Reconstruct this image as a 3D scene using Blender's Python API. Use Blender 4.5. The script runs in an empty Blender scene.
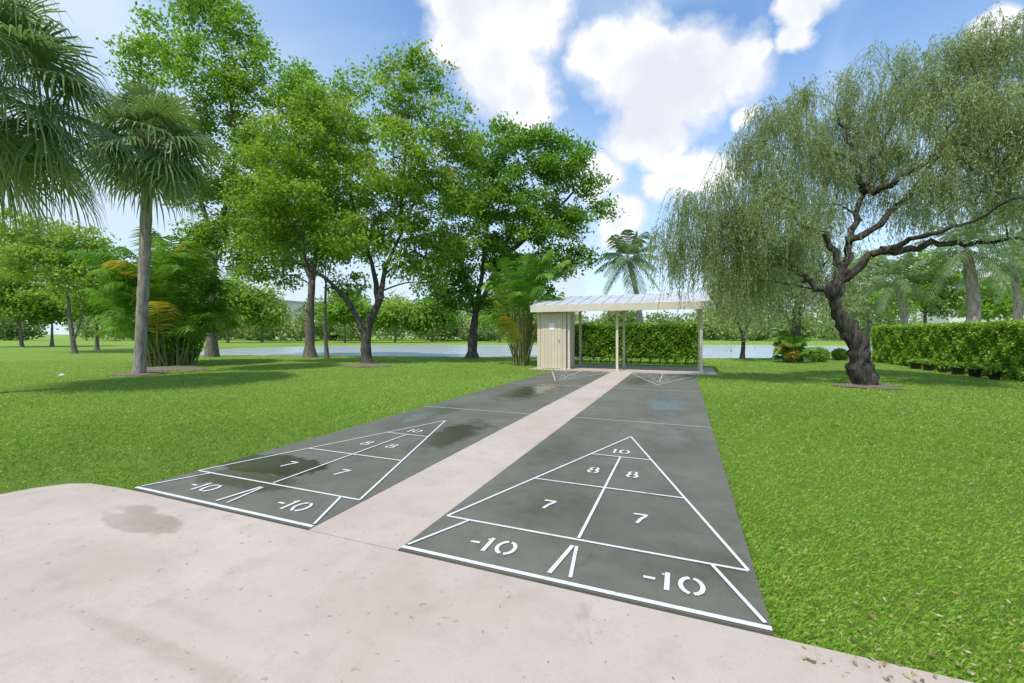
import bpy, math, random
import numpy as np
from mathutils import Vector
random.seed(7); rng=np.random.default_rng(7)
col=bpy.context.scene.collection
H=1.24; F=427.0; HV=334.0; A=math.radians(21.9)
FW=np.array([-math.sin(A),math.cos(A),0.]); RT=np.array([math.cos(A),math.sin(A),0.])
def P(u,v,d):
    p=FW*d+RT*((u-512)/F*d); p=p.copy(); p[2]=H+(HV-v)/F*d; return p
def G(u,v,z=0.):
    d=F*(H-z)/(v-HV); p=P(u,v,d); p[2]=z; return p
def XY(u,d,z=0.):
    p=P(u,HV,d); p[2]=z; return p
# ---------------------------------------------------------------- materials
class M:
    def __init__(s,name):
        s.m=bpy.data.materials.new(name); s.m.use_nodes=True; s.nt=s.m.node_tree
        s.b=s.nt.nodes['Principled BSDF']; s.o=s.nt.nodes['Material Output']
        s.tc=s.nt.nodes.new('ShaderNodeTexCoord').outputs['Object']
    def link(s,a,b): s.nt.links.new(a,b)
    def put(s,sock,v):
        if hasattr(v,'is_output'): s.link(v,sock)
        else: sock.default_value=v
    def noise(s,scale,detail=4,rough=.55,dist=0,vec=None):
        n=s.nt.nodes.new('ShaderNodeTexNoise'); n.inputs['Scale'].default_value=scale; n.inputs['Detail'].default_value=detail
        n.inputs['Roughness'].default_value=rough; n.inputs['Distortion'].default_value=dist
        s.link(vec or s.tc,n.inputs['Vector']); return n.outputs['Fac']
    def ramp(s,f,stops):
        n=s.nt.nodes.new('ShaderNodeValToRGB'); s.link(f,n.inputs[0]); cr=n.color_ramp
        while len(cr.elements)<len(stops): cr.elements.new(.5)
        for e,(p,c) in zip(cr.elements,stops):
            e.position=p; e.color=(c[0],c[1],c[2],1) if isinstance(c,(tuple,list)) else (c,c,c,1)
        return n.outputs['Color']
    def mix(s,f,a,b,mode='MIX'):
        n=s.nt.nodes.new('ShaderNodeMix'); n.data_type='RGBA'; n.blend_type=mode
        for k,v in ((0,f),(6,a),(7,b)):
            if isinstance(v,tuple): v=(v[0],v[1],v[2],1)
            s.put(n.inputs[k],v)
        return n.outputs[2]
    def math(s,op,a,b=0.,c=0.):
        n=s.nt.nodes.new('ShaderNodeMath'); n.operation=op
        s.put(n.inputs[0],a); s.put(n.inputs[1],b); s.put(n.inputs[2],c); return n.outputs[0]
    def attr(s,name):
        n=s.nt.nodes.new('ShaderNodeAttribute'); n.attribute_name=name; return n.outputs['Fac']
    def bump(s,h,strength=.3,dist=.01):
        n=s.nt.nodes.new('ShaderNodeBump'); n.inputs['Strength'].default_value=strength; n.inputs['Distance'].default_value=dist
        s.link(h,n.inputs['Height']); s.link(n.outputs[0],s.b.inputs['Normal'])
    def blob(s,x,y,rx,ry,nz=.5,ns=4.,soft=.28):   # noisy elliptical patch mask on the ground, 0..1
        mp=s.nt.nodes.new('ShaderNodeMapping'); mp.vector_type='POINT'
        mp.inputs['Location'].default_value=(-x/rx,-y/ry,0); mp.inputs['Scale'].default_value=(1/rx,1/ry,0)
        s.link(s.tc,mp.inputs['Vector'])
        l=s.nt.nodes.new('ShaderNodeVectorMath'); l.operation='LENGTH'; s.link(mp.outputs[0],l.inputs[0])
        v=s.math('ADD',l.outputs['Value'],s.math('MULTIPLY',s.math('SUBTRACT',s.noise(ns,6,.65),.5),nz*2))
        return s.ramp(v,[(1-soft,1.),(1.0,0.)])
    def fin(s,c=None,rough=None,spec=None,metal=None):
        if c is not None: s.put(s.b.inputs['Base Color'],(c[0],c[1],c[2],1) if isinstance(c,tuple) else c)
        if rough is not None: s.put(s.b.inputs['Roughness'],rough)
        if spec is not None: s.b.inputs['Specular IOR Level'].default_value=spec
        if metal is not None: s.b.inputs['Metallic'].default_value=metal
        return s.m
def plain(name,c,rough=.6,var=.25,scale=6,metal=0,bump=.15):
    m=M(name); n=m.noise(scale,6)
    d=tuple(x*(1-var) for x in c); l=tuple(min(1,x*(1+var)) for x in c)
    m.bump(m.noise(scale*8,4),bump,.005)
    return m.fin(m.ramp(n,[(.3,d),(.7,l)]),rough,metal=metal)
def leafmat(name,stops,transl=.35,rough=.5):
    m=M(name); c=m.ramp(m.attr('rnd'),stops)
    c=m.mix(m.math('MULTIPLY',m.noise(.9,3),.3),c,m.mix(1.,c,(.6,.65,.45),'MULTIPLY'))
    m.fin(c,rough,.3)
    t=m.nt.nodes.new('ShaderNodeBsdfTranslucent'); m.link(m.mix(1.,c,(1.3,1.35,.7),'MULTIPLY'),t.inputs['Color'])
    x=m.nt.nodes.new('ShaderNodeMixShader'); x.inputs[0].default_value=transl
    m.link(m.b.outputs[0],x.inputs[1]); m.link(t.outputs[0],x.inputs[2]); m.link(x.outputs[0],m.o.inputs['Surface'])
    return m.m
def bark(name,a,b,scale=3):
    m=M(name)
    mp=m.nt.nodes.new('ShaderNodeMapping'); mp.inputs['Scale'].default_value=(6,6,1.3); m.link(m.tc,mp.inputs[0])
    n=m.noise(scale,7,.65,.5,vec=mp.outputs[0]); m.bump(n,1.,.06)
    return m.fin(m.ramp(n,[(.35,a),(.65,b)]),.9,.2)
BK_D=bark('bark_dark',(.04,.034,.028),(.16,.14,.12)); BK_G=bark('bark_grey',(.09,.08,.065),(.26,.23,.19))
BK_W=bark('bark_gnarled',(.016,.014,.012),(.115,.10,.087),2.2)
BK_P=bark('bark_palm',(.19,.165,.14),(.44,.39,.34),2)
L_MAH=leafmat('leaf_mixed',[(0,(.12,.22,.03)),(.55,(.27,.42,.05)),(.87,(.40,.50,.08)),(1,(.52,.42,.12))],.48)
L_BRT=leafmat('leaf_bright',[(0,(.12,.23,.03)),(.6,(.27,.44,.06)),(1,(.44,.57,.11))],.48)
L_DRK=leafmat('leaf_deep',[(0,(.10,.21,.025)),(.6,(.22,.40,.05)),(1,(.37,.53,.09))],.46)
L_WEEP=leafmat('leaf_weeping',[(0,(.21,.26,.12)),(.6,(.41,.47,.24)),(1,(.62,.64,.44))],.5)
L_LIGHT=leafmat('leaf_light',[(0,(.20,.32,.06)),(.6,(.35,.49,.09)),(1,(.52,.58,.16))],.45)
L_PALM=leafmat('leaf_fan',[(0,(.07,.12,.045)),(.5,(.19,.28,.10)),(.85,(.35,.41,.20)),(1,(.54,.48,.30))],.36)
L_PIN=leafmat('leaf_feather',[(0,(.05,.15,.02)),(.6,(.16,.34,.04)),(.9,(.33,.46,.08)),(1,(.55,.35,.07))],.38)
L_MUT=leafmat('leaf_muted_palm',[(0,(.10,.16,.07)),(.6,(.20,.30,.13)),(1,(.38,.44,.24))],.38)
L_HED=leafmat('leaf_hedge',[(0,(.12,.25,.03)),(.6,(.31,.50,.06)),(1,(.48,.62,.13))],.42)
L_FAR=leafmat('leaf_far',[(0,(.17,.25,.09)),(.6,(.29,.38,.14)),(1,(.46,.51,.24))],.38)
HCORE=plain('hedge_core',(.05,.10,.02),.9)
# ---------------------------------------------------------------- mesh tools
def wl(o):
    p=np.zeros(3)
    while o is not None: p+=np.array(o.location); o=o.parent
    return p
def setp(o,**k):
    for a,b in k.items():
        if b is not None: o[a]=b
def thing(name,label,cat,loc,group=None):
    o=bpy.data.objects.new(name,None); col.objects.link(o); o.location=loc; o.empty_display_size=.2
    setp(o,label=label,category=cat,group=group); return o
class B:
    def __init__(s): s.v=[]; s.f=[]
    def add(s,v,f):
        k=len(s.v); s.v+= [tuple(map(float,p)) for p in v]; s.f+=[tuple(i+k for i in q) for q in f]; return s
    def box(s,x0,x1,y0,y1,z0,z1):
        v=[(x,y,z) for z in (z0,z1) for y in (y0,y1) for x in (x0,x1)]
        return s.add(v,[(0,2,3,1),(4,5,7,6),(0,1,5,4),(2,6,7,3),(0,4,6,2),(1,3,7,5)])
    def tube(s,pts,rad,n=8,wob=0.,cap=True):
        pts=[np.array(p,float) for p in pts]; V=[]; Fs=[]
        up=np.array([.13,.21,.97])
        for i,p in enumerate(pts):
            t=pts[min(i+1,len(pts)-1)]-pts[max(i-1,0)]; t/=np.linalg.norm(t)+1e-9
            r_=rad[i] if hasattr(rad,'__len__') else rad
            a=np.cross(t,up if abs(t@up)<.9 else np.array([1.,0,0])); a/=np.linalg.norm(a); b=np.cross(t,a)
            for k in range(n):
                q=2*math.pi*k/n; rr=r_*(1+wob*(random.random()-.5))
                V.append(p+a*rr*math.cos(q)+b*rr*math.sin(q))
        for i in range(len(pts)-1):
            for k in range(n):
                Fs.append((i*n+k,i*n+(k+1)%n,(i+1)*n+(k+1)%n,(i+1)*n+k))
        if cap: Fs.append(tuple(range((len(pts)-1)*n,len(pts)*n)))
        return s.add(V,Fs)
    def build(s,name,mat,parent=None,smooth=False,**k):
        me=bpy.data.meshes.new(name); off=wl(parent) if parent else np.zeros(3)
        me.from_pydata([tuple(np.array(p)-off) for p in s.v],[],s.f); me.materials.append(mat); me.update()
        if smooth: me.polygons.foreach_set('use_smooth',[True]*len(me.polygons))
        o=bpy.data.objects.new(name,me); col.objects.link(o); o.parent=parent; setp(o,**k); return o
def quads(name,V,rnd,mat,parent=None,nv=4,**k):
    V=np.asarray(V,float); n=len(V); off=wl(parent) if parent else np.zeros(3)
    me=bpy.data.meshes.new(name); me.vertices.add(n*nv); me.vertices.foreach_set('co',(V.reshape(-1,3)-off).astype('f').ravel())
    me.loops.add(n*nv); me.loops.foreach_set('vertex_index',np.arange(n*nv,dtype='i'))
    me.polygons.add(n); me.polygons.foreach_set('loop_start',np.arange(0,n*nv,nv,dtype='i')); me.polygons.foreach_set('loop_total',np.full(n,nv,dtype='i'))
    a=me.attributes.new('rnd','FLOAT','FACE'); a.data.foreach_set('value',np.clip(rnd,0,1).astype('f'))
    me.materials.append(mat); me.update(calc_edges=True)
    o=bpy.data.objects.new(name,me); col.objects.link(o); o.parent=parent; setp(o,**k); return o
def unit(a): return a/(np.linalg.norm(a,axis=-1,keepdims=True)+1e-9)
def leaves(C,L,W,dirn=None,up=.0):
    n=len(C); a=unit(rng.normal(size=(n,3))) if dirn is None else dirn
    nn=rng.normal(size=(n,3)); nn[:,2]=abs(nn[:,2])+up; s=unit(np.cross(a,nn))
    L=(L*rng.uniform(.6,1.3,n))[:,None]; W=(W*rng.uniform(.7,1.2,n))[:,None]
    return np.stack([C,C+a*L*.5+s*W*.5,C+a*L,C+a*L*.5-s*W*.5],1)
def smooth_path(pts,k=5):
    pts=[np.array(p,float) for p in pts]; out=[]
    for i in range(len(pts)-1):
        p0=pts[max(i-1,0)];p1=pts[i];p2=pts[i+1];p3=pts[min(i+2,len(pts)-1)]
        for j in range(k):
            t=j/k; out.append(.5*((2*p1)+(-p0+p2)*t+(2*p0-5*p1+4*p2-p3)*t*t+(-p0+3*p1-3*p2+p3)*t**3))
    out.append(pts[-1]); return out
def tree(name,label,trunk,r0,limbs,lumps,d,mat,bk,nleaf,ls,group=None,weep=False,cl=.22,cat='tree',flare=1.5,warm=0.,lr=.55,gn=.14,dens=1.):
    """trunk, limbs: lists of (u,v,depth offset); lumps: (u,v,radius px,depth offset)"""
    base=P(*trunk[0][:2],d); base[2]=0
    t=thing(name,label,cat,base,group); b=B()
    tp=[P(u,v,d+o) for u,v,o in trunk]; tp[0]=base+np.array([0,0,-.1]); tp=smooth_path(tp)
    n=len(tp); rr=[r0*(1-.5*i/(n-1))*(1+gn*(random.random()-.5)*1.4) for i in range(n)]; rr[0]*=flare; rr[1]*=1+(flare-1)*.45
    b.tube(tp,rr,14,gn); sk=list(zip(tp[n//2:],rr[n//2:]))
    if gn>.2:   # gnarled: ropy strands twisting round the stem
        for q in range(4):
            pp=[];r2=[]
            for i,p in enumerate(tp):
                a=q*1.57+i*.28; pp.append(p+np.array([math.cos(a),math.sin(a),0])*rr[i]*.72); r2.append(rr[i]*.42*(1+.3*math.sin(i*1.7+q)))
            b.tube(pp,r2,8,.25)
    lb=B()
    for lm in limbs:
        lp=smooth_path([P(u,v,d+o) for u,v,o in lm]); m_=len(lp)
        lp=[p if i in (0,m_-1) else p+np.random.RandomState(i).normal(size=3)*gn*.12 for i,p in enumerate(lp)]
        q=[r0*lr*(1-(.88 if weep else .75)*(i/(m_-1))**.8) for i in range(m_)]
        lb.tube(lp,q,9,gn); sk+=list(zip(lp[2:],q[2:]))
    Cs=[];R=[]
    tot=sum(l[2]**2 for l in lumps)
    for (u,v,r,o) in lumps:
        c=P(u,v,d+o); rad=r/F*(d+o)
        best=min(sk,key=lambda s:np.linalg.norm(s[0]-c)+max(0,s[0][2]-c[2]+.3)*2)
        mid=(best[0]+c)/2+np.array([random.uniform(-.1,.1)*rad,random.uniform(-.1,.1)*rad,.25*rad])
        lp=smooth_path([best[0],mid,c],4); r1=min(best[1]*.6,.012+(.03 if weep else .05)*rad)
        lb.tube(lp,[r1*(1-.6*i/(len(lp)-1)) for i in range(len(lp))],6,.1)
        k=int((6+rad*6)*dens)
        dr=unit(rng.normal(size=(k,3))); pos=c+dr*rad*(rng.uniform(.25,1.05,(k,1))**.6)*np.array([1,1,.85])
        for p in pos:
            if random.random()<.85:
                m2=(c+p)/2+np.array([0,0,.1*rad]); lb.tube([c,m2,p],[r1*.38,r1*.25,r1*.08],4,0,False)
        N=max(30,int(nleaf*r*r/tot))
        pos=np.concatenate([pos,c+unit(rng.normal(size=(k,3)))*rad*(rng.uniform(.5,1.25,(k,1))**.6)*np.array([1,1,.85])])
        crnd=rng.uniform(0,.75,len(pos))*.6+.15+np.where(rng.random(len(pos))<.25,warm,0)
        if weep:
            m_=15; ns=max(4,N//m_); idx=rng.integers(0,len(pos),ns)
            S=pos[idx]+rng.normal(size=(ns,3))*cl*rad**.5*.8; ln=(rng.uniform(.3,1.2,ns)*np.where(rng.random(ns)<.15,1.6,1.))[:,None,None]*weep
            tt=np.linspace(0,1,m_)[None,:,None]; hd=(rng.normal(size=(len(pos),1,3))[idx]*.75+rng.normal(size=(ns,1,3))*.5)*np.array([1,1,0])*.40
            pts=S[:,None,:]+hd*ln*np.sqrt(tt)+np.array([0,0,-1.])*ln*tt**1.4
            for a_ in range(0,m_-3,4):
                A_=pts[:,a_];B_=pts[:,a_+3 if a_+4>m_-1 else a_+4]; sw=np.array([.004,.002,0])*(d/10)
                Cs.append(np.stack([A_-sw,A_+sw,B_+sw,B_-sw],1)); R.append(np.full(ns,.05))
            pts=pts+rng.normal(size=pts.shape)*.016
            Cc=pts.reshape(-1,3); dn=unit(rng.normal(size=Cc.shape)*.6+np.array([0,0,-.9]))
            Cs.append(leaves(Cc,ls,ls*.22,dn)); R.append((np.repeat(crnd[idx],m_)+rng.normal(size=len(Cc))*.2))
        else:
            idx=rng.integers(0,len(pos),N)
            off=rng.normal(size=(N,3))*cl*np.array([1,1,.5])
            Cc=pos[idx]+off
            Cs.append(leaves(Cc,ls,ls*.6,None,.7)); R.append(crnd[idx]+rng.normal(size=N)*.16+off[:,2]*.3)
    b.build('trunk',bk,t,True); lb.build('branches',bk,t,True)
    quads('crown',np.concatenate(Cs),np.concatenate(R),mat,t); return t
# fronds -----------------------------------------------------------
def pin_frond(o,az,el,L,droop,ll,n=26,V=None,R=None,tone=.5,w=.045):
    hd=np.array([math.cos(az),math.sin(az),0]); o=np.array(o)
    side=np.array([-math.sin(az),math.cos(az),0])
    pt=lambda t:o+hd*(L*math.cos(el)*(t-.18*t*t*droop))+np.array([0,0,1])*(L*math.sin(el)*t-droop*L*.55*t*t)
    for i in range(n):
        t0=i/n;t1=(i+1)/n; p=pt(t0);q=pt(t1); s=side*.015*(1.3-t0)
        V.append([p-s,p+s,q+s,q-s]); R.append(tone+.25)
        if t0<.14: continue
        tg=unit(q-p); lw=ll*(math.sin(math.pi*min(1,.12+.88*t0))**.55)*random.uniform(.85,1.1)
        for sg in (-1,1):
            dv=unit(side*sg*.85+tg*.6+np.array([0,0,-.15-.35*random.random()]))
            m=p+dv*lw*.55; e=p+dv*lw+np.array([0,0,-lw*.28]); ww=tg*w*.5
            V.append([p-ww*.6,p+ww*.6,m+ww,m-ww]); R.append(tone+random.uniform(-.2,.2))
            V.append([m-ww,m+ww,e+ww*.1,e-ww*.1]); R.append(tone+random.uniform(-.2,.2))
def fan_frond(o,az,el,pl,fl,V,R,tone,n=24,sag=1.,wd=.036):
    """costapalmate fan: pointed segments radiating from the hub, the tips bending"""
    hd=np.array([math.cos(az),math.sin(az),0]); o=np.array(o); side=np.array([-math.sin(az),math.cos(az),0])
    a=hd*math.cos(el)+np.array([0,0,math.sin(el)]); hub=o+a*pl+np.array([0,0,-.10*pl]); m=(o+hub)/2+np.array([0,0,.05])
    for p,q in ((o,m),(m,hub)): V.append([p-side*.02,p+side*.02,q+side*.016,q-side*.016]); R.append(tone+.2)
    ax=unit(a+np.array([0,0,-.30])); nrm=unit(np.cross(ax,side)); roll=random.uniform(-.5,.5)
    sd=side*math.cos(roll)+nrm*math.sin(roll)
    for i in range(n):
        th=math.radians(-125+250*i/(n-1))+random.uniform(-.03,.03)
        dv=ax*math.cos(th)+sd*math.sin(th); l=fl*(.70+.30*math.cos(th/1.7))*random.uniform(.9,1.05)
        pr=unit(-ax*math.sin(th)+sd*math.cos(th)); w=wd*fl
        dn=(.02 if random.random()<.7 else .10)*sag
        p1=hub+dv*l*.5+np.array([0,0,-.03*(sag-1)*l]); p2=hub+dv*l*.80+np.array([0,0,-(.05*sag+dn)*l]); p3=hub+dv*l*.97+np.array([0,0,-(.16*sag+dn*2.5)*l-.06*random.random()])
        tn=tone+random.uniform(-.10,.10)+(.08 if i%2 else -.05)
        V.append([hub-pr*.008,hub+pr*.008,p1+pr*w,p1-pr*w]);R.append(tn)
        V.append([p1-pr*w,p1+pr*w,p2+pr*w*.6,p2-pr*w*.6]);R.append(tn)
        V.append([p2-pr*w*.6,p2+pr*w*.6,p3+pr*.003,p3-pr*.003]);R.append(tn+.12)
def sabal(label,base,top,r,nf,pl,fl,group=None,n_=24,sag=1.,wd=.036):
    t=thing('fan_palm',label,'palm tree',base,group); b=B()
    n=26; pts=[np.array(base)*(1-i/n)+np.array(top)*(i/n)+np.array([.06*math.sin(3*i/n),0,0]) for i in range(n+1)]
    pts[0][2]-=.1
    b.tube(pts,[r*(1.35 if i==0 else 1.12 if i==1 else 1)*(1+.05*(i%2)) for i in range(n+1)],14,.06); b.build('trunk',BK_P,t,True)
    bt=B(); 
    for k in range(26):
        a=k*2.4; z=-.75+.75*k/26; p=np.array(top)+np.array([math.cos(a)*r,math.sin(a)*r,z]); q=p+np.array([math.cos(a)*.22,math.sin(a)*.22,.3])
        bt.tube([p,q],[.05,.02],5)
    bt.build('frond_stubs',BK_P,t)
    V=[];R=[]
    for k in range(nf):
        fr=k/nf; el=math.radians(84-145*fr**.9+random.uniform(-10,10))
        fan_frond(np.array(top)+np.array([0,0,-.2*fr]),k*2.39996,el,pl*random.uniform(.75,1.2),fl*random.uniform(.85,1.1),V,R,.28+.35*random.random()+(.3 if fr>.88 else 0),n_,sag,wd)
    quads('crown',V,np.array(R),L_PALM,t); return t
def coco(label,base,top,r,nf,L,ll,group=None,mat=None):
    t=thing('coconut_palm',label,'palm tree',base,group); b=B()
    pts=smooth_path([base,(np.array(base)+np.array(top))/2+np.array([.25,0,0]),top],8); pts[0][2]-=.1
    b.tube(pts,[r*(1.3-.5*i/len(pts)) for i in range(len(pts))],10,.05); b.build('trunk',BK_P,t,True)
    V=[];R=[]
    for k in range(nf):
        fr=k/nf; pin_frond(top,k*2.39996,math.radians(75-115*fr+random.uniform(-8,8)),L*random.uniform(.85,1.1),.55+.4*fr,ll,28,V,R,.35+.3*random.random(),w=.06)
    quads('crown',V,np.array(R),mat or L_MUT,t); return t
def areca(name,label,base,nf,L,ll,spread,group=None,w=.05,cat='palm',low=.05,extra=0,em=35,dr=(.5,1.2)):
    t=thing(name,label,cat,base,group); V=[];R=[]; b=B()
    for k in range(nf):
        az=k*2.39996; rr=spread*math.sqrt(random.random()); o=np.array(base)+np.array([math.cos(az)*rr,math.sin(az)*rr,0])
        hgt=L*random.uniform(low,.75); top=o+np.array([math.cos(az)*.12*L*random.random(),math.sin(az)*.12*L*random.random(),hgt])
        b.tube([o,top],[.035,.02],5)
        pin_frond(top,az+random.uniform(-.5,.5),math.radians(random.uniform(em,84)),L*random.uniform(.5,.8),random.uniform(*dr),ll,32,V,R,.35+.35*random.random()+(.35 if random.random()<.12 else 0),w=w)
    b.build('stems',M_STEM,t); quads('fronds',V,np.array(R),L_PIN,t)
    if extra:
        c=np.array(base); D=unit(rng.normal(size=(extra,3)))*rng.uniform(.4,1.05,(extra,1)); C=c+D*np.array([1.0,1.0,1.0])+np.array([0,0,1.0]); C[:,2]=np.maximum(C[:,2],.03)
        quads('undergrowth',leaves(C,.16,.07,None,.2),.4+.2*rng.normal(size=extra),L_DRK,t)
    return t
M_STEM=plain('cane_stem',(.20,.21,.07),.6)
# ---------------------------------------------------------------- ground, lake
LC=(8.,39.5)
def lake_f(x,y):
    lat=x*RT[0]+y*RT[1]; d=x*FW[0]+y*FW[1]
    return np.abs((lat-LC[0])/35.)**3+np.abs((d-LC[1]+.8*np.sin(lat*.16))/16.)**3
def gz(x,y):
    a=lake_f(x,y); k=np.clip((1.12-a)/.30,0,1); k=k*k*(3-2*k); return -1.3*k
rs=np.concatenate([[0],np.geomspace(.6,14,26),np.linspace(15,75,130),np.geomspace(78,1500,24)])
na=360; ths=np.linspace(0,2*math.pi,na,endpoint=False)
X=rs[:,None]*np.cos(ths)[None]; Y=rs[:,None]*np.sin(ths)[None]; Z=gz(X,Y)
gv=np.stack([X,Y,Z],-1).reshape(-1,3); gf=[]
for i in range(len(rs)-1):
    for j in range(na):
        k=(j+1)%na; gf.append((i*na+j,(i+1)*na+j,(i+1)*na+k,i*na+k))
m=M('lawn'); n1=m.noise(.35,5); n2=m.noise(3.5,6,.7); n3=m.noise(70,4,.8)
c=m.ramp(n2,[(.3,(.18,.29,.04)),(.55,(.27,.42,.065)),(.75,(.34,.48,.09))])
c=m.mix(m.math('MULTIPLY',m.ramp(n1,[(.4,0.),(.65,1.)]),.5),c,(.34,.48,.09))
c=m.mix(m.ramp(n3,[(.42,.5),(.6,0.)]),c,(.09,.15,.02))
m.bump(n3,.9,.05); LAWN=m.fin(c,.85,.15)
B().add(gv,gf).build('ground',LAWN,None,True,kind='structure',label='green lawn with sloping banks round the lake')
m=M('lake_water'); w=m.noise(.9,4,.6,.6); m.bump(w,.6,.25)
WAT=m.fin((.42,.48,.49),.22,.6)
def gpt(lat,d,z): p=RT*lat+FW*d; return (p[0],p[1],z)
B().add([gpt(-40,20,-.2),gpt(52,20,-.2),gpt(52,60,-.2),gpt(-40,60,-.2)],[(0,1,2,3)]).build('water',WAT,kind='structure',label='pale calm lake behind the trees and shelter')
# ---------------------------------------------------------------- paving
def concrete(name,a,b,c2,wet=None,mot=.25,speck=.5,r0=.75,big=1.,wc=(.46,.42,.34)):
    m=M(name); n1=m.noise(.9*big,7,.6,.3); n2=m.noise(5,8,.7); n3=m.noise(160,3,.7)
    c=m.ramp(n1,[(.3,a),(.5,b),(.7,c2)])
    c=m.mix(m.ramp(n2,[(.30,mot),(.52,0.)]),c,tuple(x*.7 for x in a))
    c=m.mix(m.ramp(n3,[(.35,.22),(.6,0.)]),c,tuple(x*.55 for x in b))
    st=m.noise(1.7,9,.75,1.2)
    c=m.mix(m.ramp(st,[(.60,0.),(.69,mot*1.2)]),c,tuple(x*.6 for x in a))
    sp=m.noise(23,2,.5); c=m.mix(m.ramp(sp,[(.70,0.),(.74,speck)]),c,tuple(x*.45 for x in a))
    mp=m.nt.nodes.new('ShaderNodeMapping'); mp.inputs['Scale'].default_value=(.5,2.6,1); mp.inputs['Rotation'].default_value=(0,0,.5); m.link(m.tc,mp.inputs[0])
    tr=m.noise(1.3,8,.7,.8,vec=mp.outputs[0]); c=m.mix(m.ramp(tr,[(.63,0.),(.72,mot*.8)]),c,tuple(x*.55 for x in a))
    r=r0
    if wet:
        ws=None
        for (x,y,rx,ry,dk,sf) in wet:
            k=m.math('MULTIPLY',m.blob(x,y,rx,ry,.75,3.4,sf),dk); ws=k if ws is None else m.math('MAXIMUM',ws,k)
        c=m.mix(ws,c,m.mix(1.,c,wc,'MULTIPLY')); r=m.math('MAXIMUM',m.math('SUBTRACT',r0,m.math('MULTIPLY',ws,r0*1.3)),.06)
    m.bump(n3,.12,.003); return m.fin(c,r,.45)
g1=G(145,525); g2=G(130,640)
APR=concrete('pink_concrete',(.46,.375,.30),(.53,.44,.36),(.575,.485,.40),[(g1[0]-.02,g1[1],.38,.13,.62,.25),(g1[0]-.28,g1[1]+.10,.20,.08,.5,.4),(g2[0]+.3,g2[1],.9,.05,.3,.6),(-1.9,1.2,.5,.06,.14,.7)],mot=.32,wc=(.66,.63,.56))
Y0=2.01; Y1=13.93
LL=(-4.03,-2.17); RL=(-1.495,.338)
def slab(name,poly,z,mat,label):
    n=len(poly); v=[(x,y,z) for x,y in poly]+[(x,y,z-.12) for x,y in poly]
    f=[tuple(range(n))]+[(i,i+n,(i+1)%n+n,(i+1)%n) for i in range(n)]
    return B().add(v,f).build(name,mat,kind='structure',label=label)
ap=[(9,Y0-.02),(9,-8),(-6.2,-8),(-5.3,-1),(-4.98,.8),(-4.86,1.45),(-4.78,1.72),(-4.66,1.88),(-4.5,1.95),(-4.2,1.98),(-3.9,Y0-.02)]
slab('apron',ap[::-1],.020,APR,'pale pink concrete apron in the foreground')
slab('path',[(LL[1]+.003,Y0-.014),(RL[0]-.003,Y0-.014),(RL[0]-.003,Y1+.2),(LL[1]+.003,Y1+.2)],.0205,APR,'narrow pink concrete strip between the two court lanes')
slab('pavement',[(-5.0,Y1+.2),(.95,Y1+.2),(.95,17.0),(-5.0,17.0)],.0235,APR,'concrete slab under the shelter')
q1=G(268,466)
LAN=concrete('court_surface',(.118,.116,.086),(.148,.147,.112),(.178,.177,.138),
   [(q1[0],q1[1],.66,.28,1.,.12),(-3.4,2.5,.6,.22,.6,.3),(-.55,3.0,.9,.8,.5,.8),(0,2.45,.5,.3,.5,.5),(-1.1,4.6,.4,1.0,.5,.7),(-.3,8,.6,1.6,.6,.7),(-3.,8.8,.6,1.8,.7,.7),(-2.6,4.6,.35,.9,.7,.4),(-1.1,11.5,.5,1.5,.5,.6),(-3.6,5.5,.3,1.2,.5,.6),(-.1,5.3,.4,.8,.45,.7)],mot=.42,speck=.25,r0=.70,big=1.3)
m=M('court_paint'); n=m.noise(13,8,.85); c=m.ramp(n,[(.32,(.26,.26,.23)),(.42,(.66,.66,.63)),(.7,(.80,.80,.78))]); PNT=m.fin(c,.6)
def arc(cx,cy,rx,ry,a0,a1,n=12): return [(cx+rx*math.cos(math.radians(a0+(a1-a0)*i/n)),cy+ry*math.sin(math.radians(a0+(a1-a0)*i/n))) for i in range(n+1)]
GL={'-':(.50,[([(-.16,0),(.16,0)],.13)]),
    '1':(.44,[([(.0,-.5),(.0,.5)],.15),([(-.13,.33),(-.09,.36)],.12)]),
    '0':(.80,[(arc(0,0,.28,.43,101,259),.14),(arc(0,0,.28,.43,281,439),.14)]),
    '8':(.72,[(arc(0,.22,.20,.21,108,252),.13),(arc(0,.22,.20,.21,288,432),.13),(arc(0,-.24,.25,.23,106,254),.13),(arc(0,-.24,.25,.23,286,434),.13)]),
    '7':(.66,[([(-.27,.43),(.29,.43)],.14),([(.22,.33),(.05,-.02),(-.07,-.5)],.145)])}
def number(txt,h,sx,cx,cy,rot,z,parent):   # stencil lettering: strokes with small breaks
    b=B(); tot=sum(GL[c][0] for c in txt); x=-tot/2; kz=0
    for c in txt:
        a,st=GL[c]; x+=a/2
        for pts,w in st:
            P_=[np.array([(p[0]+x)*h*sx,p[1]*h]) for p in pts]; L=[];Rr=[]
            for i,p in enumerate(P_):
                t=P_[min(i+1,len(P_)-1)]-P_[max(i-1,0)]; t/=np.linalg.norm(t); nn=np.array([-t[1],t[0]])*w*h/2; L.append(p+nn); Rr.append(p-nn)
            n=len(P_); V=[(q[0],q[1],kz) for q in L]+[(q[0],q[1],kz) for q in Rr]; kz+=.0004
            b.add(V,[(i,n+i,n+i+1,i+1) for i in range(n-1)])
        x+=a/2
    o=b.build('painted_number',PNT); o.parent=parent; o.location=(cx,cy,z); o.rotation_euler=(0,0,rot); return o
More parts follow.
